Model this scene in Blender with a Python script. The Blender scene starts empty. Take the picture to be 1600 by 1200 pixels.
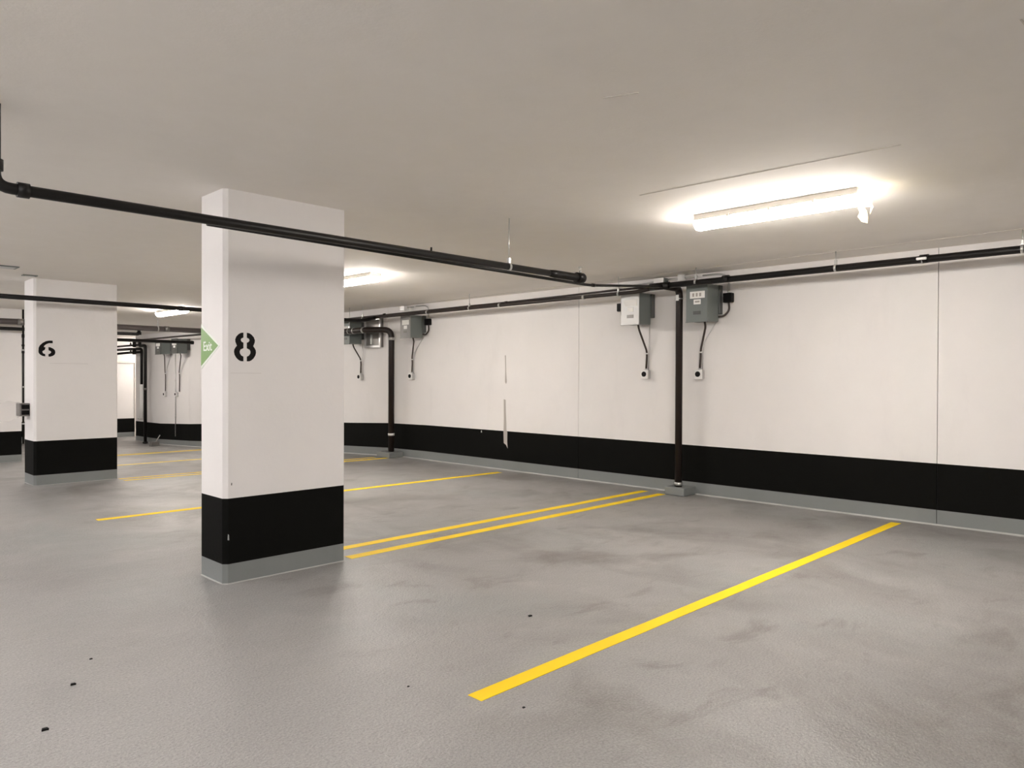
import bpy, bmesh, math, random
from mathutils import Vector, Matrix
random.seed(7)
scene = bpy.context.scene
COL = scene.collection

# ------------------------------------------------------------------ camera
CAM = bpy.data.cameras.new('camera')
cam = bpy.data.objects.new('camera', CAM); COL.objects.link(cam)
fw = Vector((0.71222017, 0.70191328, -0.00775752))
rt = Vector((0.70195029, -0.71221587, 0.00378722))
up = Vector((0.00286673, 0.00814273, 0.99996274))
M = Matrix.Identity(4)
for i in range(3):
    M[i][0] = rt[i]; M[i][1] = up[i]; M[i][2] = -fw[i]
M[2][3] = 1.4
cam.matrix_world = M
CAM.sensor_fit = 'HORIZONTAL'; CAM.sensor_width = 36.0; CAM.lens = 36.0 * 1148.0 / 1600.0
CAM.clip_start = 0.02; CAM.clip_end = 200
scene.camera = cam

# ------------------------------------------------------------------ world, exposure
W = bpy.data.worlds.new('world'); scene.world = W; W.use_nodes = True
W.node_tree.nodes['Background'].inputs[0].default_value = (0.9, 0.95, 1, 1)
W.node_tree.nodes['Background'].inputs[1].default_value = 0.0     # underground: no sky light
scene.view_settings.view_transform = 'Standard'
scene.view_settings.look = 'None'
scene.view_settings.gamma = 1.0
scene.view_settings.use_curve_mapping = False
scene.view_settings.exposure = 1.10
LAMP = 52.0                      # emission of every fluorescent lens
LAMP_COLOR = (1.0, 0.93, 0.86)
LAMP_COOL = (1.0, 0.96, 0.95)   # the unseen aisle tubes, packed closer for fill, are a touch cooler

# ------------------------------------------------------------------ dimensions (metres)
H = 2.67            # ceiling
WX = 7.905          # face of the long wall
B1, B2 = 0.148, 0.595   # top of grey base, top of black band
DROP = [(-30, 0), (10.6, 0), (12.33, -0.07), (16.4, -0.215), (19.15, -0.42), (21.9, -0.525), (24, -0.54), (60, -0.54)]
def gz(y):
    for (a, za), (b, zb) in zip(DROP, DROP[1:]):
        if a <= y <= b: return za + (zb - za) * (y - a) / (b - a)
    return 0.0

# ------------------------------------------------------------------ materials
def new_mat(name):
    m = bpy.data.materials.new(name); m.use_nodes = True
    nt = m.node_tree; b = nt.nodes['Principled BSDF']
    return m, nt, b
def node(nt, t, **kw):
    n = nt.nodes.new(t)
    for k, v in kw.items(): setattr(n, k, v)
    return n
def noise(nt, scale, detail=4, rough=0.55, vec=None, dist=0.0):
    n = node(nt, 'ShaderNodeTexNoise'); n.inputs['Scale'].default_value = scale
    n.inputs['Detail'].default_value = detail; n.inputs['Roughness'].default_value = rough
    n.inputs['Distortion'].default_value = dist
    if vec: nt.links.new(vec, n.inputs['Vector'])
    return n.outputs['Fac']
def ramp(nt, fac, stops):
    r = node(nt, 'ShaderNodeValToRGB'); e = r.color_ramp.elements
    while len(e) < len(stops): e.new(0.5)
    for el, (p, c) in zip(e, stops):
        el.position = p; el.color = (c, c, c, 1) if not hasattr(c, '__len__') else (*c, 1)
    nt.links.new(fac, r.inputs['Fac']); return r.outputs['Color']
def mix(nt, fac, a, b, mode='MIX'):
    n = node(nt, 'ShaderNodeMix', data_type='RGBA', blend_type=mode)
    if hasattr(fac, 'links'): nt.links.new(fac, n.inputs[0])
    else: n.inputs[0].default_value = fac
    for s, v in ((6, a), (7, b)):
        if hasattr(v, 'links'): nt.links.new(v, n.inputs[s])
        else: n.inputs[s].default_value = (*v, 1)
    return n.outputs[2]
def bump(nt, b, h, strength, dist=0.01, prev=None):
    n = node(nt, 'ShaderNodeBump'); n.inputs['Strength'].default_value = strength; n.inputs['Distance'].default_value = dist
    nt.links.new(h, n.inputs['Height'])
    if prev: nt.links.new(prev, n.inputs['Normal'])
    nt.links.new(n.outputs[0], b.inputs['Normal']); return n.outputs[0]
def coords(nt, scale=(1, 1, 1)):
    t = node(nt, 'ShaderNodeTexCoord'); mp = node(nt, 'ShaderNodeMapping')
    mp.inputs['Scale'].default_value = scale
    nt.links.new(t.outputs['Object'], mp.inputs['Vector']); return mp.outputs[0]

def paint(name, col, rough=0.55, var=0.05, bmp=0.12, bscale=40, grime=0.0, spec=0.5, metallic=0.0):
    m, nt, b = new_mat(name); v = coords(nt)
    c = mix(nt, ramp(nt, noise(nt, 1.3, 5, .6, v), [(0.3, 0.0), (0.7, 1.0)]), tuple(x * (1 - var) for x in col), tuple(min(1, x * (1 + var)) for x in col))
    if grime:
        g = ramp(nt, noise(nt, 3.1, 6, .65, coords(nt, (1, 1, .35))), [(0.55, 0.0), (0.8, 1.0)])
        gm = node(nt, 'ShaderNodeMath', operation='MULTIPLY'); nt.links.new(g, gm.inputs[0]); gm.inputs[1].default_value = grime
        c = mix(nt, gm.outputs[0], c, tuple(x * .6 for x in col))
    nt.links.new(c, b.inputs['Base Color']); b.inputs['Roughness'].default_value = rough
    b.inputs['Specular IOR Level'].default_value = spec; b.inputs['Metallic'].default_value = metallic
    if bmp: bump(nt, b, noise(nt, bscale, 4, .6, v), bmp, 0.01)
    return m

MAT = {}
MAT['white'] = paint('white_wall_paint', (0.785, 0.76, 0.745), .6, .025, .10, 30, .12)
MAT['black'] = paint('black_wall_paint', (0.0042, 0.0042, 0.0036), .75, .1, .12, 35, spec=.08)
MAT['grey'] = paint('grey_base_paint', (0.20, 0.212, 0.209), .5, .06, .15, 40, .15)
MAT['concrete'] = paint('bare_concrete', (0.42, 0.39, 0.36), .85, .12, .4, 60)
MAT['sealant'] = paint('sealant', (0.40, 0.40, 0.385), .6, .15, .2, 60)
MAT['joint'] = paint('dark_joint_filler', (0.16, 0.15, 0.145), .8, .1, .2, 60)
MAT['faint'] = paint('faint_pour_line', (0.62, 0.59, 0.57), .7, .1, .1, 60)
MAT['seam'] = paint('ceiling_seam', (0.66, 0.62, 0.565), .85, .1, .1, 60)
MAT['pipe'] = paint('dark_pipe_paint', (0.0055, 0.0045, 0.0042), .42, .15, .05, 60, spec=.3)
MAT['pipe_brown'] = paint('brown_pipe_coating', (0.016, 0.0095, 0.0075), .45, .2, .05, 60, spec=.35)
MAT['pipe_grey'] = paint('grey_drain_pipe', (0.075, 0.062, 0.06), .35, .1, .03, 60)
MAT['enamel'] = paint('grey_enamel', (0.155, 0.175, 0.168), .42, .04, .02, 60)
MAT['enamel_dark'] = paint('dark_grey_enamel', (0.085, 0.09, 0.086), .45, .05, .02, 60)
MAT['silver'] = paint('bare_metal_cover', (0.56, 0.56, 0.55), .42, .08, .03, 30, metallic=.3)
MAT['dull_front'] = paint('dull_metal_cover', (0.27, 0.265, 0.255), .5, .15, .03, 12, metallic=.2)
MAT['galv'] = paint('galvanised_steel', (0.58, 0.58, 0.57), .32, .1, .03, 60, metallic=.8)
MAT['conduit'] = paint('flexible_conduit', (0.055, 0.042, 0.038), .5, .1, 0, spec=.3)
MAT['plastic_white'] = paint('white_plastic', (0.82, 0.81, 0.79), .35, .01, 0)
MAT['plastic_black'] = paint('black_plastic', (0.0035, 0.003, 0.003), .5, .02, 0, spec=.15)
MAT['sticker'] = paint('paper_sticker', (0.86, 0.85, 0.82), .6, .02, 0)
MAT['ink'] = paint('printed_ink', (0.05, 0.05, 0.05), .6, .02, 0)
MAT['green'] = paint('green_sign_film', (0.19, 0.34, 0.10), .35, .05, 0)
MAT['sign_white'] = paint('white_sign_film', (0.80, 0.84, 0.76), .35, .02, 0)
MAT['housing'] = paint('white_lamp_housing', (0.74, 0.70, 0.64), .45, .02, 0)
MAT['steel_dark'] = paint('dull_steel', (0.20, 0.19, 0.18), .4, .1, .05, 60, metallic=.6)

def ceiling_mat(name, k):
    m, nt, b = new_mat(name); v = coords(nt)
    c = mix(nt, ramp(nt, noise(nt, .55, 4, .6, v), [(.35, 0.), (.65, 1.)]), (0.90 * k, 0.86 * k, 0.81 * k), (0.925 * k, 0.89 * k, 0.85 * k))
    c = mix(nt, ramp(nt, noise(nt, 5, 6, .7, v), [(.35, 0.), (.72, .35)]), c, (0.85 * k, 0.81 * k, 0.76 * k))
    nt.links.new(c, b.inputs['Base Color']); b.inputs['Roughness'].default_value = .8
    b.inputs['Specular IOR Level'].default_value = .25
    p = bump(nt, b, noise(nt, 70, 3, .6, v), .12, .006)
    bump(nt, b, noise(nt, 3, 4, .6, v), .12, .03, p)
    return m
MAT['ceiling'] = ceiling_mat('painted_slab_soffit', 1.0)
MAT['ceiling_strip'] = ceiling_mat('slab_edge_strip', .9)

def floor_mat():
    m, nt, b = new_mat('grey_floor_coating')
    v = coords(nt)
    base = mix(nt, ramp(nt, noise(nt, .32, 4, .6, v), [(.38, 0.), (.62, 1.)]), (0.288, 0.281, 0.272), (0.338, 0.330, 0.318))
    # greener worn patches
    base = mix(nt, ramp(nt, noise(nt, .75, 5, .6, coords(nt, (1, .6, 1)), .4), [(.5, 0.), (.68, .55)]), base, (0.285, 0.305, 0.296))
    # stalls (beyond the column line) carry tyre marks and oily smudges
    sep = node(nt, 'ShaderNodeSeparateXYZ'); nt.links.new(v, sep.inputs[0])
    stall = node(nt, 'ShaderNodeMapRange'); nt.links.new(sep.outputs['X'], stall.inputs[0])
    stall.inputs[1].default_value = 1.9; stall.inputs[2].default_value = 2.6
    smu = ramp(nt, noise(nt, 1.05, 6, .62, coords(nt, (1.0, .75, 1)), .9), [(.44, 0.), (.66, 1.)])
    smu2 = ramp(nt, noise(nt, .42, 3, .5, v), [(.36, .15), (.56, 1.)])
    mm = node(nt, 'ShaderNodeMath', operation='MULTIPLY'); nt.links.new(smu, mm.inputs[0]); nt.links.new(smu2, mm.inputs[1])
    m2 = node(nt, 'ShaderNodeMath', operation='MULTIPLY'); nt.links.new(mm.outputs[0], m2.inputs[0]); nt.links.new(stall.outputs[0], m2.inputs[1])
    m3 = node(nt, 'ShaderNodeMath', operation='MULTIPLY'); nt.links.new(m2.outputs[0], m3.inputs[0]); m3.inputs[1].default_value = .72
    base = mix(nt, m3.outputs[0], base, (0.135, 0.118, 0.105))
    # smaller drips and scuffs, some in the aisle too
    dr = ramp(nt, noise(nt, 2.3, 5, .6, coords(nt, (.8, 1.5, 1)), .6), [(.57, 0.), (.70, .55)])
    dk = node(nt, 'ShaderNodeMapRange'); nt.links.new(stall.outputs[0], dk.inputs[0]); dk.inputs[3].default_value = .18
    d2 = node(nt, 'ShaderNodeMath', operation='MULTIPLY'); nt.links.new(dr, d2.inputs[0]); nt.links.new(dk.outputs[0], d2.inputs[1])
    base = mix(nt, d2.outputs[0], base, (0.150, 0.132, 0.118))
    lt = ramp(nt, noise(nt, 1.7, 5, .6, coords(nt, (.9, 1.2, 1)), .5), [(.58, 0.), (.74, .5)])
    base = mix(nt, lt, base, (0.40, 0.39, 0.375))
    # fine sand speckle
    sp = ramp(nt, noise(nt, 95, 3, .7, v), [(.32, .74), (.68, 1.24)])
    base = mix(nt, 1.0, base, sp, 'MULTIPLY')
    nt.links.new(base, b.inputs['Base Color'])
    rg = ramp(nt, noise(nt, 1.6, 5, .6, v), [(.3, .285), (.7, .44)])
    nt.links.new(rg, b.inputs['Roughness'])
    b.inputs['Specular IOR Level'].default_value = .5
    p = bump(nt, b, noise(nt, 80, 3, .65, v), .6, .006)
    bump(nt, b, noise(nt, 16, 5, .65, v), .26, .02, p)
    return m
MAT['floor'] = floor_mat()

def yellow_mat():
    m, nt, b = new_mat('yellow_line_paint'); v = coords(nt)
    c = mix(nt, ramp(nt, noise(nt, 2.5, 5, .6, v), [(.35, 0.), (.7, 1.)]), (0.92, 0.62, 0.006), (0.97, 0.70, 0.010))
    c = mix(nt, ramp(nt, noise(nt, 30, 4, .7, v), [(.66, 0.), (.78, .5)]), c, (0.45, 0.36, 0.18))
    nt.links.new(c, b.inputs['Base Color']); b.inputs['Roughness'].default_value = .6
    b.inputs['Specular IOR Level'].default_value = .3
    bump(nt, b, noise(nt, 75, 3, .6, v), .15, .006)
    return m
MAT['yellow'] = yellow_mat()

m, nt, b = new_mat('lit_lamp_lens')
b.inputs['Base Color'].default_value = (.9, .9, .88, 1)
b.inputs['Emission Color'].default_value = (*LAMP_COLOR, 1)
b.inputs['Emission Strength'].default_value = LAMP
MAT['lens'] = m
m = m.copy(); m.name = 'lit_aisle_lens'; m.node_tree.nodes['Principled BSDF'].inputs['Emission Strength'].default_value = LAMP * .86; m.node_tree.nodes['Principled BSDF'].inputs['Emission Color'].default_value = (*LAMP_COOL, 1)
MAT['lens_cool'] = m
def film(name, col, alpha):
    m, nt, b = new_mat(name)
    b.inputs['Base Color'].default_value = (*col, 1); b.inputs['Roughness'].default_value = .18
    tr = node(nt, 'ShaderNodeBsdfTransparent'); ms = node(nt, 'ShaderNodeMixShader')
    ms.inputs[0].default_value = alpha
    tl = node(nt, 'ShaderNodeBsdfTranslucent'); tl.inputs[0].default_value = (*col, 1)
    m2 = node(nt, 'ShaderNodeMixShader'); m2.inputs[0].default_value = .6
    nt.links.new(b.outputs[0], m2.inputs[1]); nt.links.new(tl.outputs[0], m2.inputs[2])
    out = nt.nodes['Material Output']
    nt.links.new(tr.outputs[0], ms.inputs[1]); nt.links.new(m2.outputs[0], ms.inputs[2]); nt.links.new(ms.outputs[0], out.inputs[0])
    return m
MAT['film'] = film('clear_plastic_film', (.9, .88, .87), .2)
MAT['film_yellow'] = film('yellowish_plastic_film', (.97, .88, .50), .8)

# ------------------------------------------------------------------ mesh helpers
class MB:
    """collects shapes in world coordinates, built as one mesh object"""
    def __init__(s): s.v = []; s.f = []; s.m = []; s.sm = []
    def add(s, verts, faces, mi=0, smooth=False):
        o = len(s.v); s.v += [tuple(p) for p in verts]
        for f in faces:
            s.f.append(tuple(o + i for i in f)); s.m.append(mi); s.sm.append(smooth)
    def box(s, x0, x1, y0, y1, z0, z1, mi=0, bev=0.0):
        if bev <= 0:
            vs = [(x, y, z) for z in (z0, z1) for x, y in ((x0, y0), (x1, y0), (x1, y1), (x0, y1))]
            s.add(vs, [(3, 2, 1, 0), (4, 5, 6, 7), (0, 1, 5, 4), (1, 2, 6, 5), (2, 3, 7, 6), (3, 0, 4, 7)], mi)
        else:
            bm = bmesh.new(); bmesh.ops.create_cube(bm, size=1)
            for v in bm.verts:
                v.co = Vector(((x0 + x1) / 2 + v.co.x * (x1 - x0), (y0 + y1) / 2 + v.co.y * (y1 - y0), (z0 + z1) / 2 + v.co.z * (z1 - z0)))
            bmesh.ops.bevel(bm, geom=bm.edges[:], offset=bev, segments=2, affect='EDGES', profile=.5)
            bm.verts.index_update()
            s.add([v.co[:] for v in bm.verts], [[v.index for v in f.verts] for f in bm.faces], mi); bm.free()
        return s
    def prism(s, pts, axis, a, b, mi=0):
        """extrude a 2-D outline (in the two other axes, in order) from a to b along axis"""
        n = len(pts)
        def P(p, t):
            if axis == 'X': return (t, p[0], p[1])
            if axis == 'Y': return (p[0], t, p[1])
            return (p[0], p[1], t)
        vs = [P(p, a) for p in pts] + [P(p, b) for p in pts]
        fs = [tuple(range(n - 1, -1, -1)), tuple(range(n, 2 * n))] + [(i, (i + 1) % n, n + (i + 1) % n, n + i) for i in range(n)]
        s.add(vs, fs, mi); return s
    def tube(s, pts, r, n=16, fillet=0.0, mi=0, steps=6, caps=True):
        P = [Vector(p) for p in pts]
        if fillet > 0 and len(P) > 2:
            Q = [P[0]]
            for a, c, d in zip(P, P[1:], P[2:]):
                u1 = (a - c); u2 = (d - c); L = min(fillet, u1.length * .49, u2.length * .49)
                p1 = c + u1.normalized() * L; p2 = c + u2.normalized() * L
                for k in range(steps + 1):
                    t = k / steps; Q.append(p1 * (1 - t) ** 2 + c * 2 * t * (1 - t) + p2 * t * t)
            Q.append(P[-1]); P = Q
        N = len(P); R = r if hasattr(r, '__len__') else [r] * N
        T = [(P[min(i + 1, N - 1)] - P[max(i - 1, 0)]).normalized() for i in range(N)]
        ref = Vector((0, 0, 1)) if abs(T[0].z) < .9 else Vector((1, 0, 0))
        nrm = T[0].cross(ref).normalized(); vs = []
        for i in range(N):
            nrm = (nrm - T[i] * nrm.dot(T[i])).normalized(); bi = T[i].cross(nrm)
            for k in range(n):
                a = 2 * math.pi * k / n; vs.append(P[i] + (nrm * math.cos(a) + bi * math.sin(a)) * R[i])
        fs = [(i * n + k, i * n + (k + 1) % n, (i + 1) * n + (k + 1) % n, (i + 1) * n + k) for i in range(N - 1) for k in range(n)]
        s.add(vs, fs, mi, True)
        if caps:
            s.add(vs[:n], [tuple(range(n))], mi); s.add(vs[-n:], [tuple(range(n - 1, -1, -1))], mi)
        return s
    def build(s, name, mats, parent=None, loc=None):
        o0 = Vector(parent_world(parent)) if parent else Vector(loc or (0, 0, 0))
        me = bpy.data.meshes.new(name)
        me.from_pydata([tuple(Vector(p) - o0) for p in s.v], [], s.f)
        if not isinstance(mats, (list, tuple)): mats = [mats]
        for k in mats: me.materials.append(MAT[k])
        me.polygons.foreach_set('material_index', s.m); me.polygons.foreach_set('use_smooth', s.sm)
        me.update(); me.validate()
        bm = bmesh.new(); bm.from_mesh(me); bmesh.ops.remove_doubles(bm, verts=bm.verts, dist=1e-5)
        bmesh.ops.recalc_face_normals(bm, faces=bm.faces[:]); bm.to_mesh(me); bm.free()
        o = bpy.data.objects.new(name, me); COL.objects.link(o)
        if parent: o.parent = parent
        else: o.location = o0
        return o
def parent_world(o):
    l = Vector(o.location)
    while o.parent: o = o.parent; l = l + Vector(o.location)
    return l
def thing(name, label, cat, loc, group=None):
    o = bpy.data.objects.new(name, None); COL.objects.link(o); o.location = loc; o.empty_display_size = .1
    return tag(o, label, cat, group)
def tag(o, label, cat, group=None):
    o['label'] = label; o['category'] = cat
    if group: o['group'] = group
    return o
def struct(o, label=None):
    o['kind'] = 'structure'
    if label: o['label'] = label
    return o

# ================================================================== THE SETTING
X0, X1, Y0, Y1 = -9.0, 11.5, -9.0, 25.6
# floor, level then ramping down
mb = MB(); ys = [Y0, -3, 3, 8] + [10.6 + .5 * i for i in range(28)] + [Y1]
vs = []; fs = []
for y in ys: vs += [(X0, y, gz(y)), (X1, y, gz(y))]
for i in range(len(ys) - 1): fs.append((2 * i, 2 * i + 1, 2 * i + 3, 2 * i + 2))
n = len(vs)
vs += [(x, y, -.8) for x, y in ((X0, Y0), (X1, Y0), (X1, Y1), (X0, Y1))]
fs += [(n, n + 3, n + 2, n + 1)]
mb.add(vs, fs, 0, False)
floor = struct(mb.build('floor', 'floor'))
# ceiling slab with its edge strip, seams
c = struct(MB().box(X0, X1, Y0, Y1, H, H + .25).build('ceiling', 'ceiling'))
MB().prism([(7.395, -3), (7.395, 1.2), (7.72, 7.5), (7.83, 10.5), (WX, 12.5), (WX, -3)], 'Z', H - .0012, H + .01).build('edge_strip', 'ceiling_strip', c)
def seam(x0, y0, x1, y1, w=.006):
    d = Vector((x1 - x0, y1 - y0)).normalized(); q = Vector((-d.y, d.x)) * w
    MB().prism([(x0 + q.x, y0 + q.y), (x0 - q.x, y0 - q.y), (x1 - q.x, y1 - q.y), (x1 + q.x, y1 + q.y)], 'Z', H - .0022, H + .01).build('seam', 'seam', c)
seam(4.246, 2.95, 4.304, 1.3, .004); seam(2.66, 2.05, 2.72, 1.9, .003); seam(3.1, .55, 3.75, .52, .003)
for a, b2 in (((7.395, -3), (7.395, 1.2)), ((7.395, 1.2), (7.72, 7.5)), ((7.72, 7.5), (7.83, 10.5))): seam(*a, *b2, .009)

# the long wall: core plus panels between control joints, painted white / black / grey
core = MB()
ys = [Y0, 10.6, 12.33, 16.4, 19.15, 21.9, 23.9]
wall = struct(MB().box(WX + .02, WX + .3, Y0, 23.9, -.75, H).build('wall_right', 'joint'))
JO = [Y0, -6.86, -2.41, 2.044, 6.494, 10.94, 15.4, 19.85, 23.9]
for a, b2 in zip(JO, JO[1:]):
    g = .003; y0 = a + (g if a > Y0 else 0); y1 = b2 - (g if b2 < 23.9 else 0)
    k = max(1, int((y1 - y0) / .9)); yy = [y0 + (y1 - y0) * i / k for i in range(k + 1)]
    mb = MB()
    lv = [lambda y: gz(y) - .05, lambda y: B1 + gz(y), lambda y: B2 + gz(y), lambda y: H]
    for i in range(k):
        for j, mi in enumerate((2, 1, 0)):
            f0, f1 = lv[j], lv[j + 1]
            mb.add([(WX, yy[i], f0(yy[i])), (WX, yy[i + 1], f0(yy[i + 1])), (WX, yy[i + 1], f1(yy[i + 1])), (WX, yy[i], f1(yy[i]))], [(0, 3, 2, 1)], mi)
    for y in (y0, y1):      # joint returns
        for j, mi in enumerate((2, 1, 0)):
            mb.add([(WX, y, lv[j](y)), (WX + .03, y, lv[j](y)), (WX + .03, y, lv[j + 1](y)), (WX, y, lv[j + 1](y))], [(0, 1, 2, 3)], mi)
    mb.build('wall_panel', ['white', 'black', 'grey'], wall)
# sealant bead along the foot of the wall
mb = MB()
for a, b2 in zip(ys, ys[1:]):
    v0 = [(WX - .016, a, gz(a)), (WX, a, gz(a) + .014), (WX + .005, a, gz(a) - .01)]
    v1 = [(WX - .016, b2, gz(b2)), (WX, b2, gz(b2) + .014), (WX + .005, b2, gz(b2) - .01)]
    mb.add(v0 + v1, [(0, 1, 4, 3), (1, 2, 5, 4), (2, 0, 3, 5)])
mb.build('sealant_bead', 'sealant', wall)
# two slots where the paint has come off
def patch(pts, nm):
    MB().prism(pts, 'X', WX - .002, WX + .01).build(nm, 'concrete', wall)['label'] = 'bare concrete where paint peeled off'
def zc(px_y): return 1.313 + (600 - px_y) * .00968
patch([(7.945, zc(555)), (7.925, zc(555)), (7.915, zc(580)), (7.90, zc(597)), (7.918, zc(600)), (7.94, zc(597)), (7.935, zc(575))], 'peeled_patch')
patch([(7.965, zc(624)), (7.925, zc(625)), (7.92, zc(645)), (7.908, zc(660)), (7.905, zc(672)), (7.885, zc(676)), (7.888, zc(690)), (7.878, zc(701)), (7.91, zc(696)), (7.96, zc(693)), (7.968, zc(675)), (7.96, zc(655))], 'peeled_patch')
MB().prism([(8.45, .545), (8.475, .545), (8.472, .575), (8.452, .578)], 'X', WX - .002, WX + .01).build('paint_chip', 'sealant', wall)

def banded(name, x0, x1, y0, y1, nrm):
    """plain wall box with painted bands, floor level at its place"""
    mb = MB(); zf = min(gz(y0), gz(y1))
    for z0, z1, mi in ((zf - .1, zf + B1, 2), (zf + B1, zf + B2, 1), (zf + B2, H, 0)):
        mb.box(x0, x1, y0, y1, z0, z1, mi)
    return struct(mb.build(name, ['white', 'black', 'grey']))
banded('wall_far', X0, X1, Y1, Y1 + .3, None)
banded('wall_alcove', WX + .3, X1, 23.6, 23.9, None)
banded('wall_left', X0 - .3, X0, Y0, Y1, None)
banded('wall_back', X0, WX + .3, Y0 - .3, Y0, None)
banded('wall_end', X1, X1 + .3, 23.6, Y1, None)

# a pale door in the far wall
d = struct(MB().box(7.35, 8.42, Y1 - .02, Y1, -.54, 1.84, 0).build('door_1', 'white', None, (0, 0, 0)))
for a, b2, z0, z1 in ((7.28, 7.35, -.54, 1.91), (8.42, 8.49, -.54, 1.91), (7.35, 8.42, 1.84, 1.91)):
    MB().box(a, b2, Y1 - .05, Y1, z0, z1, 0, .005).build('door_frame', 'housing', d)
MB().box(7.35, 8.42, Y1 - .022, Y1 - .018, gz(25) + B1, gz(25) + B2).build('painted_band', 'black', d)
MB().box(7.35, 8.42, Y1 - .022, Y1 - .018, -.54, gz(25) + B1).build('painted_base', 'grey', d)

# ================================================================== COLUMNS
def column(x0, x1, y0, y1, label, ch=.028, group=None):
    zf = gz(y0)
    o = thing('concrete_column', label, 'column', ((x0 + x1) / 2, (y0 + y1) / 2, zf), group)
    out = [(x0 + ch, y0), (x1 - .008, y0), (x1, y0 + .008), (x1, y1 - .008), (x1 - .008, y1), (x0 + ch, y1), (x0, y1 - ch), (x0, y0 + ch)]
    MB().prism(out, 'Z', zf + B2 - .015, H).build('shaft', 'white', o)
    MB().prism(out, 'Z', zf + B1 - .012, zf + B2 - .015).build('black_band', 'black', o)
    MB().prism(out, 'Z', zf - .03, zf + B1 - .012).build('grey_base', 'grey', o)
    w = .008
    mb = MB()
    big = [(x0 + ch - .006, y0 - w), (x1 + .006, y0 - w), (x1 + w, y0), (x1 + w, y1), (x1, y1 + w), (x0 + ch, y1 + w), (x0 - w, y1 - ch + .006), (x0 - w, y0 + ch - .006)]
    n = len(out)
    mb.add([(p[0], p[1], zf + .001) for p in big] + [(p[0], p[1], zf + .007) for p in out], [(i, (i + 1) % n, n + (i + 1) % n, n + i) for i in range(n)])
    mb.build('sealant_bead', 'sealant', o)
    return o
c8 = column(2.157, 3.092, 4.839, 5.231, 'white concrete column with black stencilled 8 and green exit sign')
c6 = column(2.422, 3.415, 11.05, 11.56, 'white concrete column with black stencilled 6, black painted foot')
c4 = column(2.40, 3.396, 16.4, 16.9, 'farthest white column, cut off by the left edge behind column 6')

def stencil(polys, cx, cz, s, ox, oz, y, parent):
    for p in polys:
        pts = [(ox + (u - cx) * s, oz - (v - cz) * s) for u, v in p]
        MB().prism(pts, 'Y', y - .0015, y + .004).build('stencilled_number', 'plastic_black', parent)
L8 = [(495, 230), (430, 240), (370, 275), (310, 340), (285, 410), (290, 470), (310, 520), (330, 560), (290, 610), (262, 660), (255, 720), (270, 790), (320, 870), (380, 920), (430, 942), (495, 945), (495, 828), (440, 800), (405, 750), (400, 700), (420, 655), (495, 620), (495, 480), (450, 460), (425, 420), (440, 380), (495, 355)]
R8 = [(1080 - u, v) for u, v in L8]
stencil([L8, R8], 541, 588, .0044 / 16, 2.303, 1.6075, 4.839, c8)
A6 = [(760, 285), (650, 285), (540, 310), (430, 380), (345, 470), (305, 560), (295, 690), (305, 760), (350, 820), (430, 870), (520, 885), (515, 800), (450, 770), (425, 720), (430, 690), (500, 640), (525, 560), (510, 540), (470, 530), (490, 480), (560, 420), (640, 385), (765, 380)]
B6 = [(620, 530), (680, 535), (770, 580), (835, 640), (850, 720), (835, 800), (770, 860), (690, 890), (625, 895), (620, 800), (680, 770), (715, 725), (690, 680), (625, 650)]
stencil([A6, B6], 572, 588, .0083 / 24, 2.568, 1.765, 11.05, c6)
# faint pour lines and chips on the columns
MB().box(2.20, 2.42, 4.8385, 4.845, 1.427, 1.430).build('pour_line', 'faint', c8)
MB().box(2.60, 3.05, 11.0495, 11.06, 1.572, 1.577).build('pour_line', 'faint', c6)
MB().prism([(2.182, .30), (2.192, .298), (2.19, .335), (2.184, .34)], 'Y', 4.8375, 4.846).build('paint_chip', 'sealant', c8)
MB().prism([(2.205, .668), (2.211, .668), (2.212, .684), (2.206, .685)], 'Y', 4.8375, 4.846).build('paint_chip', 'ink', c8)

# ================================================================== FLOOR MARKINGS
def line(y, x0, x1, w, label, skew=0.0, zig=0.0):
    pts = [(x0, y + w / 2), (x0 + .0, y - w / 2)]
    N = 14
    bot = [(x0 + (x1 - x0) * i / N, y + skew * i / N - w / 2 + random.uniform(-zig, zig)) for i in range(N + 1)]
    top = [(x0 + (x1 - x0) * i / N, y + skew * i / N + w / 2 + random.uniform(-zig, zig)) for i in range(N + 1)]
    mb = MB(); n = N + 1
    z = lambda yy: gz(yy) + .002
    vs = [(x, yy, z(yy)) for x, yy in bot] + [(x, yy, z(yy)) for x, yy in top]
    vs += [(x, yy, z(yy) - .004) for x, yy in bot] + [(x, yy, z(yy) - .004) for x, yy in top]
    fs = [(i, i + 1, n + i + 1, n + i) for i in range(N)] + [(2 * n + i, i, i + 1, 2 * n + i + 1)[::-1] for i in range(N)] + [(n + i, 3 * n + i, 3 * n + i + 1, n + i + 1)[::-1] for i in range(N)]
    fs += [(0, n, 3 * n, 2 * n), (N, 2 * n + N, 3 * n + N, n + N)]
    mb.add(vs, fs)
    return tag(mb.build('parking_line', 'yellow', None, (x0, y, 0)), label, 'parking line', 'yellow stall lines')
line(2.362, 2.17, 7.75, .088, 'wide yellow stall line nearest the camera, at lower right', -.004, .002)
line(4.905, 3.17, 7.64, .10, 'nearer yellow line of the pair ending at the pipe plinth', .06, .002)
line(5.20, 2.70, 7.70, .10, 'farther yellow line of the pair starting behind column 8', .05, .002)
line(7.91, 2.26, 7.66, .10, 'single yellow line passing behind column 8 to the peeled wall', -.11, .003)
line(10.72, 3.40, 7.60, .10, 'nearer of the double yellow lines beside column 6', -.17, .003)
line(11.02, 3.43, 7.55, .10, 'farther of the double yellow lines beside column 6', -.15, .003)
line(13.62, 3.0, 7.6, .10, 'single yellow line on the sloping floor beyond column 6', 0, .003)
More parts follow.
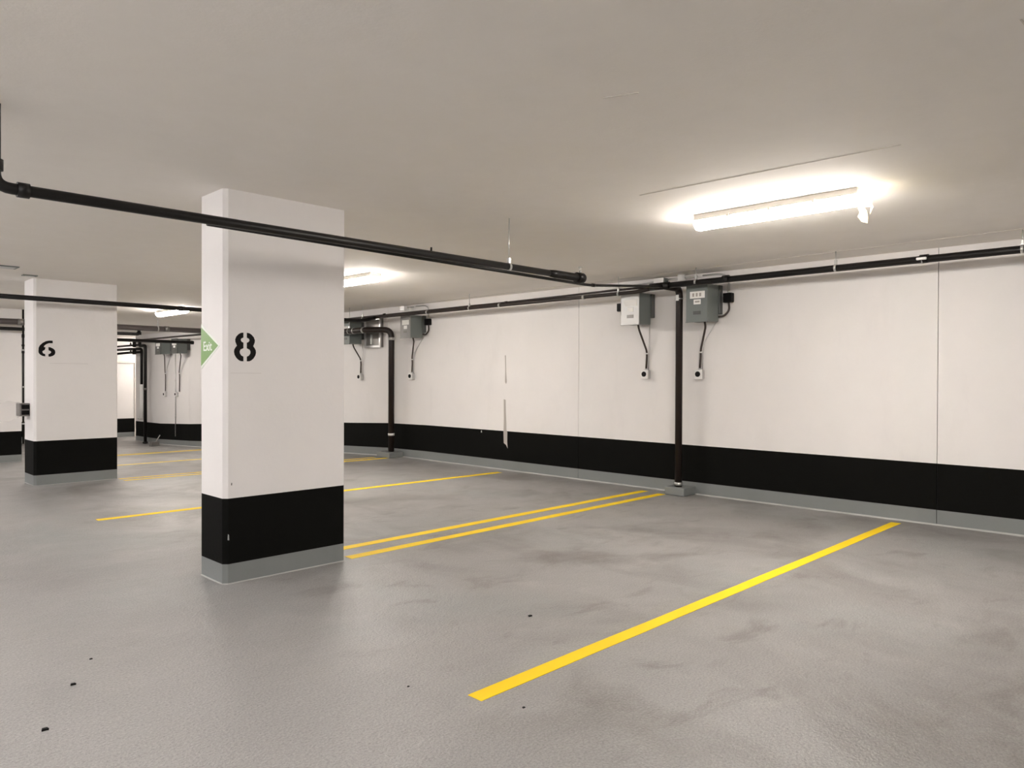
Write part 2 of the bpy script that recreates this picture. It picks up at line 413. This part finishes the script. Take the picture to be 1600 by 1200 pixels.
line(16.3, 3.5, 7.6, .10, 'nearer yellow line of the farthest pair on the slope', 0, .003)
line(16.62, 3.5, 7.6, .10, 'farther yellow line of the farthest pair on the slope', 0, .003)

# ================================================================== LAMPS
def fixture(x, y, label, wrap=False, ry=0, L=1.22):
    o = thing('fluorescent_fixture', label, 'ceiling light', (x, y, H), 'fluorescent fixtures on the ceiling')
    hw = .080
    MB().box(x - hw, x + hw, y - L / 2, y + L / 2, H - .048, H, 0, .006).build('housing', 'housing', o)
    # wrap-round lens: a rounded trough that bulges past the housing
    prof = []
    half = [(.079, .049), (.078, .055), (.062, .080), (.044, .100), (.030, .107)]
    prof = [(x - u, H - v) for u, v in half] + [(x + u, H - v) for u, v in reversed(half)]
    mb = MB(); mb.prism(prof, 'Y', y - L / 2 + .012, y + L / 2 - .012)
    ln = mb.build('lens', 'lens' if x > 2 else 'lens_cool', o)
    for s in (-1, 1):
        e = [(p[0] + (p[0] - x) * .05, p[1] - (.003 if p[1] < H - .04 else 0)) for p in prof]
        yy = y + s * (L / 2 - .006)
        MB().prism(e, 'Y', yy - .007, yy + .007).build('lens_end', 'lens' if x > 2 else 'lens_cool', o)
    for k in (-.32, 0.0, .32):
        MB().box(x - .085, x - .078, y + k - .010, y + k + .010, H - .058, H - .032).build('clip', 'housing', o)
    if wrap:
        rr = random.Random(3); vs = []; fs = []
        nu, nv = 7, 6
        for j in range(nv):
            for i in range(nu):
                t = i / (nu - 1); s = j / (nv - 1)
                vs.append((x - .09 + .18 * t + rr.uniform(-.012, .012), y - L / 2 - .02 - .05 * s * math.sin(t * 9) + rr.uniform(-.018, .018),
                           H - .04 - (.14 + .07 * math.sin(t * 5 + 1)) * s))
        for j in range(nv - 1):
            for i in range(nu - 1):
                a = j * nu + i; fs.append((a, a + 1, a + nu + 1, a + nu))
        mb = MB(); mb.add(vs, fs, 0, True)
        mb.build('loose_plastic_wrap', 'film_yellow', o)['label'] = 'yellowish loose plastic film at the end'
    return o
fixture(5.12, 2.395, 'nearest lit fluorescent fixture, plastic film hanging from its end', True)
fixture(5.17, 8.02, 'lit fluorescent fixture half hidden behind column 8')
fixture(5.33, 14.2, 'farthest visible lit fluorescent fixture, between columns 6 and 8')
for i, (x, y, lb) in enumerate(((5.2, -3.3, 'lit fluorescent fixture along the long wall behind the camera'),
        (5.3, 20.0, 'lit fluorescent fixture hidden behind column 6'),
        (9.4, 24.6, 'lit fluorescent fixture in the alcove past the long wall'),
        (-.95, -3.4, 'unseen lit fluorescent fixture added over the drive aisle behind the camera'),  # aisle row out of view, lamps added to brighten column side and ceiling
        (-.95, -.4, 'unseen lit fluorescent fixture added over the drive aisle right above the camera'),
        (-.95, 2.6, 'unseen lit fluorescent fixture added over the drive aisle left of the camera'),
        (-.95, 5.6, 'unseen lit fluorescent fixture added over the aisle facing the exit sign'),
        (-.95, 8.6, 'unseen lit fluorescent fixture added over the aisle between the two numbered columns'),
        (-.95, 11.6, 'unseen lit fluorescent fixture added over the aisle facing the farther numbered column'),
        (-.95, 14.6, 'unseen lit fluorescent fixture added over the aisle past the farther numbered column'),
        (-.95, 17.6, 'unseen lit fluorescent fixture added over the aisle on the sloping floor'),
        (-.95, 21.0, 'unseen lit fluorescent fixture added at the far end of the drive aisle'),
        (-5.5, 0.0, 'lit fluorescent fixture across the aisle beside the camera'),
        (-5.5, 6.5, 'lit fluorescent fixture across the aisle midway'),
        (-5.5, 13.0, 'lit fluorescent fixture across the aisle toward the far wall'))):
    fixture(x, y, lb)

# ================================================================== PIPES
def ring(mb, c, axis, r, w, n=20):
    a = Vector(c); d = Vector(axis).normalized() * w / 2
    mb.tube([a - d, a + d], r, n); return mb
def hanger(o, x, y, z, r, axis, zt=H, rod=.005, mat='galv'):
    """threaded rod, clevis nut and band round the pipe"""
    h = MB().tube([(x, y, z + r), (x, y, zt)], rod, 8).build('hanger_rod', mat, o)
    ring(MB(), (x, y, z), axis, r + .004, .022).build('hanger_band', mat, o)
    MB().box(x - .012, x + .012, y - .012, y + .012, z + r, z + r + .045, 0, .003).build('clevis', mat, o)
def sprinkler(o, x, y, z, upward=True):
    s = 1 if upward else -1
    b = MB()
    b.tube([(x, y, z), (x, y, z + s * .018)], .011, 12)
    for q in (-.011, .011): b.tube([(x + q, y, z + s * .018), (x + q * 1.1, y, z + s * .034), (x, y, z + s * .05)], .0028, 6)
    b.tube([(x, y, z + s * .05), (x, y, z + s * .053)], .021, 16)
    return b.build('sprinkler_head', 'galv', o)
def pipe_thing(label, loc, group='overhead pipes', name='sprinkler_pipe', cat='pipe'):
    return thing(name, label, cat, loc, group)

# A: capped branch line crossing in front of column 8
yA, zA = 4.12, 2.285
A = pipe_thing('thick black pipe crossing in front of column 8, capped free end', (.76, yA, zA))
MB().tube([(.745, yA, H), (.745, yA, zA), (5.0, yA, zA)], .027, 20, .07).build('pipe', 'pipe', A)
ring(MB(), (.745, yA, zA + .10), (0, 0, 1), .037, .05).build('coupling', 'pipe', A)
ring(MB(), (.86, yA, zA), (1, 0, 0), .036, .05).build('coupling', 'pipe', A)
MB().tube([(4.62, yA, zA), (4.70, yA, zA), (4.98, yA, zA), (5.0, yA, zA)], [.028, .034, .034, .037], 20).build('reducer', 'pipe', A)
MB().tube([(4.98, yA, zA), (5.06, yA, zA), (5.075, yA, zA)], [.046, .046, .038], 20).build('end_cap', 'pipe', A)
sprinkler(A, 5.03, yA, zA + .044)
MB().tube([(3.35, yA, zA + .02), (3.35, yA, zA + .052)], .007, 8).build('plug', 'pipe', A)
hanger(A, 4.14, yA, zA, .027, (1, 0, 0), rod=.004)
# thin line branching to the wall main
T = pipe_thing('thinner dark pipe slanting below the capped pipe to the wall', (1.75, 4.15, 2.285))
MB().tube([(1.75, 4.145, 2.268), (5.78, 4.61, 2.332), (7.38, 4.80, 2.485)], .014, 14, .15).build('pipe', 'pipe', T)
ring(MB(), (5.85, 4.62, 2.34), (1, .1, .06), .018, .05).build('coupling', 'pipe', T)
# main along the wall
Mn = pipe_thing('thick black pipe running along the top of the long wall', (7.4, 0, 2.5))
MB().tube([(7.4, -5.0, 2.51), (7.4, 4.9, 2.492)], .034, 20).build('pipe', 'pipe', Mn)
for y in (-1.2, 2.03, 4.0): ring(MB(), (7.4, y, 2.502), (0, 1, 0), .040, .07).build('coupling', 'pipe', Mn)
MB().tube([(7.4, 4.72, 2.492), (7.4, 4.98, 2.492)], .043, 20).build('tee', 'pipe', Mn)
for y in (-2.0, -.35, 1.285, 2.82, 4.37): hanger(Mn, 7.4, y, 2.5, .034, (0, 1, 0), H - .008)
sprinkler(Mn, 7.36, 2.04, 2.505, False)
MB().box(7.345, 7.372, 2.0, 2.085, 2.488, 2.512, 0, .006).build('tag', 'plastic_white', Mn)
Lo = pipe_thing('lower of two slim dark pipes along the wall top beyond the plinth', (7.4, 5, 2.45))
MB().tube([(7.4, 4.9, 2.485), (7.4, 5.15, 2.452), (7.4, 17.0, 2.437), (7.4, 22.9, 2.437)], .024, 14, .1).build('pipe', 'pipe_brown', Lo)
for y in (6.0, 7.55, 9.2, 11.5, 14.0): ring(MB(), (7.4, y, 2.449), (0, 1, 0), .029, .03).build('band', 'galv', Lo)
for y in (5.45, 8.2, 11.0, 13.8): hanger(Lo, 7.4, y, 2.448, .024, (0, 1, 0), H - .004)
Up = pipe_thing('upper of two slim dark pipes along the wall top beyond the plinth', (7.42, 5, 2.49))
MB().tube([(7.4, 4.93, 2.495), (7.43, 5.5, 2.502), (7.43, 7.3, 2.484), (7.43, 8.7, 2.482), (7.43, 12.6, 2.468)], .014, 12, .1).build('pipe', 'pipe_brown', Up)
for y in (7.45, 10.4): ring(MB(), (7.43, y, 2.484), (0, 1, 0), .019, .05).build('coupling', 'pipe_brown', Up)

# standpipe 1 on its plinth
S1 = pipe_thing('dark brown standpipe rising from a plinth beside the pair of boxes', (7.74, 4.79, .10), 'vertical standpipes', 'standpipe')
MB().tube([(7.73, 4.79, .10), (7.73, 4.79, 2.49), (7.42, 4.79, 2.49)], .042, 20, .09).build('pipe', 'pipe_brown', S1)
ring(MB(), (7.73, 4.79, .135), (0, 0, 1), .048, .04).build('foot_collar', 'galv', S1)
ring(MB(), (7.73, 4.79, 2.365), (0, 0, 1), .047, .012).build('band', 'galv', S1)
MB().box(7.678, 7.688, 4.77, 4.81, 2.34, 2.41, 0, .003).build('tag', 'sticker', S1)
def plinth(x0, y0, y1, h, label):
    zf = gz((y0 + y1) / 2)
    mb = MB().box(x0, WX - .002, y0, y1, zf, zf + h, 0, .012)
    return tag(mb.build('pipe_plinth', 'grey', None, (x0, (y0 + y1) / 2, zf)), label, 'plinth')
plinth(7.635, 4.655, 4.925, .10, 'grey concrete plinth under the standpipe between the boxes')
# standpipe 2 with elbow
S2 = pipe_thing('dark standpipe bending left under the ceiling behind column 8', (7.75, 10.63, .1), 'vertical standpipes', 'standpipe')
MB().tube([(7.75, 10.63, .10), (7.75, 10.63, 2.25), (7.45, 11.0, 2.245), (7.45, 15.6, 2.245)], .052, 20, .14).build('pipe', 'pipe_brown', S2)
ring(MB(), (7.75, 10.63, 2.09), (0, 0, 1), .058, .05).build('band', 'galv', S2)
ring(MB(), (7.75, 10.63, .40), (0, 0, 1), .058, .04).build('band', 'plastic_white', S2)
for y in (11.05, 11.35, 11.75): ring(MB(), (7.45, y, 2.245), (0, 1, 0), .057, .03).build('band', 'galv', S2)
for y in (11.5, 12.6): hanger(S2, 7.45, y, 2.245, .052, (0, 1, 0), H)
plinth(7.60, 10.48, 10.86, .10, 'grey concrete plinth under the far standpipe near column 8')

# B: branch in front of column 6
yB, zB = 10.6, 2.365
Bp = pipe_thing('slim black pipe crossing in front of column 6 at the left', (.3, yB, zB))
MB().tube([(-1.0, yB, zB + .005), (7.1, yB + .0, zB), (7.38, yB, 2.44)], .030, 16, .12).build('pipe', 'pipe', Bp)
ring(MB(), (4.1, yB, zB), (1, 0, 0), .035, .06).build('coupling', 'pipe', Bp)
hanger(Bp, 5.0, yB, zB, .030, (1, 0, 0))
# C: thick drain across, D, E thin ones
Cp = pipe_thing('thick grey drain pipe with coupling under the far ceiling', (1, 16.0, 2.4), name='drain_pipe')
MB().tube([(.5, 16.0, 2.41), (7.2, 16.0, 2.40)], .055, 18).build('pipe', 'pipe_grey', Cp)
for x in (3.29, 5.9): ring(MB(), (x, 16.0, 2.405), (1, 0, 0), .060, .09).build('coupling', 'steel_dark', Cp)
for x in (2.2, 5.72): hanger(Cp, x, 16.0, 2.405, .055, (1, 0, 0), mat='galv')
Ep = pipe_thing('short black pipe with elbow end in the gap between columns', (.5, 16.2, 2.28))
MB().tube([(.5, 16.2, 2.285), (5.42, 16.2, 2.285), (5.42, 16.2, 2.36)], .032, 14, .05).build('pipe', 'pipe', Ep)
ring(MB(), (5.42, 16.2, 2.30), (0, 0, 1), .045, .06).build('elbow_collar', 'pipe', Ep)
Dp = pipe_thing('lowest black pipe ending short of the wall in the far gap', (2, 17, 2.2))
MB().tube([(2.0, 17.0, 2.20), (6.88, 17.05, 2.19)], .036, 14).build('pipe', 'pipe', Dp)
ring(MB(), (6.85, 17.05, 2.19), (1, 0, 0), .040, .06).build('end_cap', 'pipe', Dp)
hanger(Dp, 4.0, 17.02, 2.196, .036, (1, 0, 0))
# far corner cluster
F1 = pipe_thing('tall thin black standpipe standing in the far corner', (7.7, 22.5, gz(22.5)), 'vertical standpipes', 'standpipe')
MB().tube([(7.7, 22.5, gz(22.5)), (7.7, 22.5, 2.31), (7.7, 22.95, 2.31), (7.7, 22.95, 2.437)], .045, 14, .08).build('pipe', 'pipe', F1)
ring(MB(), (7.7, 22.5, gz(22.5) + .03), (0, 0, 1), .07, .05).build('foot_collar', 'pipe', F1)
ring(MB(), (7.7, 22.5, 1.05), (0, 0, 1), .052, .06).build('coupling', 'steel_dark', F1)
F2 = pipe_thing('short black drop pipe with white sleeve in the far corner', (7.72, 22.85, .2), 'vertical standpipes', 'standpipe')
MB().tube([(7.72, 22.85, 1.15), (7.72, 22.85, 2.22), (7.55, 23.4, 2.22), (7.3, 25.2, 2.20)], .040, 14, .08).build('pipe', 'pipe', F2)
MB().tube([(7.72, 22.85, .20), (7.72, 22.85, 1.18)], .055, 14).build('sleeve', 'plastic_white', F2)
MB().box(7.62, 7.80, 22.78, 22.92, .15, .20, 0, .01).build('sleeve_foot', 'galv', F2)
for z, y2, r, lb in ((2.12, 23.6, .035, 'lower of the thin black pipes along the far corner'), (2.33, 24.4, .028, 'upper of the thin black pipes along the far corner')):
    P = pipe_thing(lb, (7.6, 23, z))
    MB().tube([(7.6, 22.6, z), (7.6, y2, z), (7.2, y2 + .1, z - .05), (3.5, y2 + .15, z - .05)], r, 12, .15).build('pipe', 'pipe', P)
    MB().tube([(7.6, 23.1, z - .06), (7.6, 23.1, z + .10)], r + .02, 12).build('valve_body', 'pipe', P)
    ring(MB(), (7.5, 23.1, z + .02), (1, 0, 0), .06, .015).build('valve_wheel', 'pipe', P)
# dark conduit at the edge of column 4
K = pipe_thing('thin dark conduit on the edge of the farthest column', (3.43, 16.5, gz(16.5)), 'vertical standpipes', 'wall_conduit')
MB().tube([(3.425, 16.42, .12), (3.425, 16.42, H)], .016, 10).build('pipe', 'pipe', K)
for z in (.5, 1.2, 1.9, 2.3): ring(MB(), (3.425, 16.42, z), (0, 0, 1), .024, .03).build('strap', 'galv', K)

# ================================================================== ELECTRICAL BOXES ON THE WALL
def outlet(y, z, label):
    o = thing('wall_outlet', label, 'outlet', (WX, y, z), 'round black outlets on the long wall')
    x = WX
    MB().box(x - .062, x, y - .050, y + .050, z - .056, z + .056, 0, .010).build('back_box', 'galv', o)
    MB().box(x - .078, x - .060, y - .053, y + .053, z - .058, z + .058, 0, .010).build('face_plate', 'plastic_white', o)
    MB().tube([(x - .077, y, z + .003), (x - .086, y, z + .003)], .033, 20).build('socket', 'plastic_black', o)
    MB().tube([(x - .03, y, z + .055), (x - .03, y, z + .075)], .016, 12).build('connector', 'galv', o)
def power_box(y0, y1, z0, z1, oy, oz, label, front='enamel', knob=False, switch=True, text=True, mid=1.72, extra=False):
    yc = (y0 + y1) / 2
    o = thing('electrical_box', label, 'electrical box', (WX, yc, z0), 'grey electrical boxes on the long wall')
    xf = 7.565
    MB().box(xf + .012, WX - .075, y0, y1, z0, z1, 0, .008).build('body', 'enamel', o)
    MB().box(WX - .075, WX, y0 - .014, y1 + .014, z0 + .09, z1, 0, .006).build('mounting_box', 'enamel_dark', o)
    cv = MB().box(xf, xf + .014, y0 - .004, y1 + .004, z0 - .006, z1 + .006, 0, .003).build('cover', front, o)
    MB().box(xf - .010, xf + .016, y0 - .006, y1 + .006, z0 - .012, z0 - .004, 0, .002).build('cover_lip', front, cv)
    w = y1 - y0
    st = MB().box(xf - .0025, xf + .002, yc - .02 - w * .32, yc - .02 + w * .40, z1 - .165, z1 - .085).build('warning_label', 'sticker', cv)
    st2 = MB().box(xf - .0025, xf + .002, yc - w * .20, yc + w * .14, z1 - .235, z1 - .178).build('rating_label', 'sticker', cv)
    if text:
        for k in range(3):
            MB().box(xf - .0032, xf - .002, yc - .06 + .045 * k, yc - .035 + .045 * k, z1 - .145, z1 - .105).build('print', 'concrete', cv)
        MB().box(xf - .0032, xf - .002, yc - .04, yc + .02, z1 - .215, z1 - .195).build('print', 'concrete', cv)
    MB().box(xf - .004, xf + .002, yc - w * .20, yc + w * .16, z0 + .075, z0 + .115).build('nameplate', 'enamel_dark' if front == 'enamel' else 'steel_dark', cv)
    if knob:
        kb = MB().box(xf + .005, xf + .055, y1, y1 + .075, z0 + .17, z0 + .27, 0, .006).build('knob', 'plastic_black', o)
        MB().tube([(xf + .02, y1 + .012, z0 + .36), (xf + .02, y1 + .02, z0 + .16), (xf + .02, y1 + .002, z0 + .06)], .006, 8, .05).build('lever', 'plastic_black', o)
    # flexible cable to the outlet
    cab = MB().tube([(WX - .19, yc - .02, z0), (WX - .17, yc - .02, z0 - .06), (WX - .045, oy - .02, mid + .03), (WX - .03, oy - .01, mid - .05), (WX - .03, oy, oz + .07)], .0125, 12, .06).build('flexible_cable', 'conduit', o)
    ring(MB(), (WX - .036, oy - .016, mid), (0, 0, 1), .018, .016).build('cable_clip', 'plastic_white', o)
    MB().tube([(WX - .012, yc - .075, z0 + .01), (WX - .012, oy - .03, mid + .1), (WX - .012, oy - .022, oz + .06)], .0045, 8, .05).build('earth_wire', 'galv', o)
    if switch:
        ys = y0 - .105
        sw = MB().box(WX - .075, WX - .012, ys - .058, ys + .052, 2.293, 2.402, 0, .005).build('switch_box', 'plastic_black', o)
        MB().box(WX - .05, WX, ys - .052, ys + .046, 2.30, 2.396, 0, .003).build('switch_back', 'enamel_dark', sw)
        MB().tube([(WX - .03, ys, 2.30), (WX - .03, ys - .01, 2.20), (WX - .05, ys + .05, 2.135), (WX - .06, y0 + .01, z0 + .06)], .012, 12, .08).build('conduit_bend', 'conduit', o)
        MB().tube([(WX - .03, ys, 2.40), (WX - .03, ys, 2.60), (WX - .03, ys + .12, H - .03), (WX - .03, yc + .1, H - .03)], .010, 12, .09).build('conduit_riser', 'galv', o)
        MB().tube([(WX - .03, ys, 2.40), (WX - .03, ys, 2.425)], .017, 12).build('connector', 'galv', o)
    return o
power_box(4.325, 4.592, 2.072, 2.50, 4.592, 1.455, 'grey electrical box right of the near standpipe, two white labels')
outlet(4.592, 1.455, 'white outlet with black round socket right of the near standpipe')
power_box(5.264, 5.528, 2.082, 2.47, 5.36, 1.456, 'silver-fronted electrical box with black knob left of the near standpipe', 'silver', True, False, False)
outlet(5.36, 1.456, 'white outlet with black round socket left of the near standpipe')
power_box(9.86, 10.122, 2.082, 2.46, 10.204, 1.428, 'electrical box with pale front right of the far standpipe', 'dull_front', False, True, False)
outlet(10.204, 1.428, 'white outlet with black socket right of the far standpipe')
power_box(11.68, 11.95, 2.03, 2.44, 11.774, 1.414, 'dark electrical box behind the far horizontal pipe, partly hidden by column 8', 'enamel', False, False, False)
outlet(11.774, 1.414, 'white outlet beside the right edge of column 8')
power_box(19.80, 20.20, 2.03, 2.41, 20.45, .93, 'right one of two small dark boxes in the far gap', 'enamel_dark', False, False, False, mid=1.5)
outlet(20.62, .93, 'right one of two tiny outlets in the far gap')
power_box(20.95, 21.35, 2.03, 2.41, 21.45, .93, 'left one of two small dark boxes in the far gap', 'enamel_dark', False, False, False, mid=1.5)
outlet(21.45, .915, 'left one of two tiny outlets in the far gap')
kk = pipe_thing('thin vertical wall conduit running to the floor in the far gap', (WX - .02, 20.75, gz(20.75)), 'vertical standpipes', 'wall_conduit')
MB().tube([(WX - .02, 20.75, gz(20.75) + .25), (WX - .02, 20.75, 2.43)], .012, 8).build('pipe', 'galv', kk)
for z in (.3, 1.3): ring(MB(), (WX - .02, 20.75, z), (0, 0, 1), .018, .03).build('strap', 'galv', kk)

# flat splice panel with metal frame
P = thing('splice_cabinet', 'flat dark panel with bright metal frame behind the far pipe', 'electrical panel', (WX, 11.38, 1.955))
MB().box(WX - .05, WX, 11.09, 11.60, 1.96, 2.50, 0, .004).build('back', 'steel_dark', P)
for (a, b2, z0, z1) in ((11.09, 11.60, 1.955, 1.995), (11.09, 11.13, 1.99, 2.50), (11.56, 11.60, 1.99, 2.50), (11.09, 11.60, 2.46, 2.50), (11.36, 11.40, 2.02, 2.20)):
    MB().box(WX - .075, WX - .045, a, b2, z0, z1, 0, .003).build('frame_bar', 'galv', P)

# ceiling-edge junction box, round box, conduits above the near boxes
J = thing('junction_box', 'small white junction box at the ceiling edge above the silver box', 'junction box', (7.85, 5.13, 2.60))
MB().box(7.80, WX, 5.06, 5.20, 2.585, 2.655, 0, .005).build('body', 'enamel', J)
MB().box(7.79, 7.802, 5.06, 5.20, 2.585, 2.655, 0, .003).build('cover', 'plastic_white', J)
MB().tube([(7.86, 5.2, 2.62), (7.86, 5.75, 2.60), (7.88, 6.3, 2.55)], .008, 8, .1).build('cable', 'galv', J)
MB().tube([(7.86, 5.06, 2.63), (7.86, 4.90, 2.63)], .010, 8).build('cable', 'galv', J)
J = thing('junction_box', 'round white junction box at the ceiling edge above the standpipe', 'junction box', (7.84, 4.83, 2.60))
MB().tube([(7.84, 4.83, 2.585), (7.84, 4.83, H)], .048, 20).build('body', 'plastic_white', J)
ring(MB(), (7.84, 4.83, 2.59), (0, 0, 1), .052, .016).build('cover', 'plastic_white', J)
MB().tube([(7.84, 4.79, 2.63), (7.86, 4.62, 2.63)], .010, 8).build('cable', 'galv', J)
J = thing('junction_box', 'small pale junction box at the ceiling edge above the far boxes', 'junction box', (7.84, 10.4, 2.60))
MB().box(7.80, WX, 10.32, 10.44, 2.575, 2.655, 0, .005).build('body', 'plastic_white', J)
MB().box(7.79, 7.802, 10.32, 10.44, 2.575, 2.655, 0, .003).build('cover', 'galv', J)
MB().tube([(7.86, 10.32, 2.63), (7.86, 10.14, 2.63)], .010, 8).build('cable', 'galv', J)

# slotted plates on the ceiling by column 6
for (x0, x1, y0, y1, lb) in ((1.70, 2.06, 10.03, 10.25, 'flat grey metal plate on the ceiling at the left edge'),
                             (2.24, 2.40, 10.74, 10.84, 'small flat plate on the ceiling above column 6')):
    o = thing('ceiling_plate', lb, 'ceiling plate', ((x0 + x1) / 2, (y0 + y1) / 2, H))
    MB().box(x0, x1, y0, y1, H - .012, H, 0, .003).build('plate', 'enamel', o)
    MB().box(x0 + .03, x1 - .03, y0 + .03, y1 - .03, H - .016, H - .008, 0, .002).build('cover', 'galv', o)

# ================================================================== EXIT SIGN, folded round the corner of column 8
S = thing('exit_sign', 'green pointed Exit sign wrapped round the corner of column 8', 'sign', (2.157, 5.1, 1.615))
xs, ye, zc0 = 2.157, 5.231, 1.615
def diamond(k, x0, x1, nm, mat):
    MB().prism([(4.905 + k, zc0), (ye - .028, zc0 + .158 - k), (ye - .028, zc0 - .158 + k)], 'X', x0, x1).build(nm, mat, S)
diamond(0, xs - .003, xs, 'border', 'sign_white'); diamond(.022, xs - .0045, xs - .002, 'panel', 'green')
# flap folded over the chamfer and on the back face
MB().add and None
fl = MB(); e = .003
fl.add([(xs - e, ye - .028, zc0 + .158), (xs - e, ye - .028, zc0 - .158), (xs + .028, ye + e, zc0 - .15), (xs + .028, ye + e, zc0 + .15), (xs + .30, ye + e, zc0)], [(0, 1, 2, 3), (3, 2, 4)])
fl.build('folded_flap', 'green', S)
def text_part(txt, size, M4, mat, parent, name):
    cu = bpy.data.curves.new(name, 'FONT'); cu.body = txt; cu.size = size; cu.extrude = .0006; cu.align_x = 'CENTER'; cu.align_y = 'CENTER'; cu.offset = .0012
    t = bpy.data.objects.new(name, cu); COL.objects.link(t)
    dg = bpy.context.evaluated_depsgraph_get(); me = bpy.data.meshes.new_from_object(t.evaluated_get(dg))
    bpy.data.objects.remove(t); bpy.data.curves.remove(cu)
    me.transform(Matrix.Translation(-parent_world(parent)) @ M4); me.materials.clear(); me.materials.append(MAT[mat])
    o = bpy.data.objects.new(name, me); COL.objects.link(o); o.parent = parent; return o
Mt = Matrix(((0, 0, -1, xs - .005), (-1, 0, 0, 5.095), (0, 1, 0, 1.612), (0, 0, 0, 1)))
text_part('Exit', .092, Mt, 'sign_white', S, 'lettering')

# ================================================================== SMALL THINGS
o = thing('wrapped_device', 'small dark box with clear plastic bag on the side of column 6', 'wall device', (2.42, 11.36, .97))
MB().box(2.30, 2.425, 11.26, 11.42, .88, 1.05, 0, .01).build('housing', 'steel_dark', o)
MB().box(2.33, 2.415, 11.245, 11.262, .90, .955, 0, .004).build('button', 'plastic_black', o)
MB().box(2.33, 2.415, 11.245, 11.262, .975, 1.03, 0, .004).build('button', 'plastic_black', o)
rr = random.Random(5); mb = MB(); nu, nv = 10, 10; vs = []
for j in range(nv):
    for i in range(nu):
        a = 2 * math.pi * i / nu; t = j / (nv - 1); r = (.10 + .05 * math.sin(t * 3.0)) * (1 - .55 * t * t) + rr.uniform(-.018, .018)
        vs.append((2.32 - .42 * t, 11.34 + r * math.cos(a), .965 - .05 * t + r * .95 * math.sin(a)))
fs = [(j * nu + i, j * nu + (i + 1) % nu, (j + 1) * nu + (i + 1) % nu, (j + 1) * nu + i) for j in range(nv - 1) for i in range(nu)]
mb.add(vs, fs, 0, True); mb.build('plastic_bag', 'film', o)['label'] = 'crumpled clear plastic bag'
o = thing('debris_block', 'small dark block with a pale stick on the far floor', 'debris', (7.45, 21.0, gz(21.0)))
z = gz(21.0)
MB().prism([(7.32, z), (7.55, z), (7.53, z + .12), (7.35, z + .12)], 'Y', 20.95, 21.1).build('block', 'steel_dark', o)
MB().tube([(7.45, 21.0, z + .115), (7.55, 20.95, z + .30)], .012, 8).build('stick', 'sealant', o)
for (x, y, s, lb) in ((1.124, 4.031, 0.010, 'tiny dark crumb on the aisle floor, farthest of three at lower left'),
                      (0.973, 3.752, 0.016, 'tiny dark shred on the aisle floor, middle of three at lower left'),
                      (0.769, 3.347, 0.018, 'thin dark shred on the aisle floor, nearest of three at lower left'),
                      (3.149, 2.948, 0.016, 'tiny dark crumb between the pair and the nearest stall line'),
                      (2.254, 2.145, 0.009, 'tiny dark crumb just below the end of the nearest stall line'),
                      (2.038, 2.662, 0.008, 'tiny dark crumb left of the end of the nearest stall line')):
    s *= .7
    mb = MB(); mb.prism([(x - s, y - s * .5), (x + s, y - s * .7), (x + s * .8, y + s * .6), (x - s * .6, y + s * .8)], 'Z', 0, s * .6)
    tag(mb.build('floor_crumb', 'plastic_black', None, (x, y, 0)), lb, 'debris')
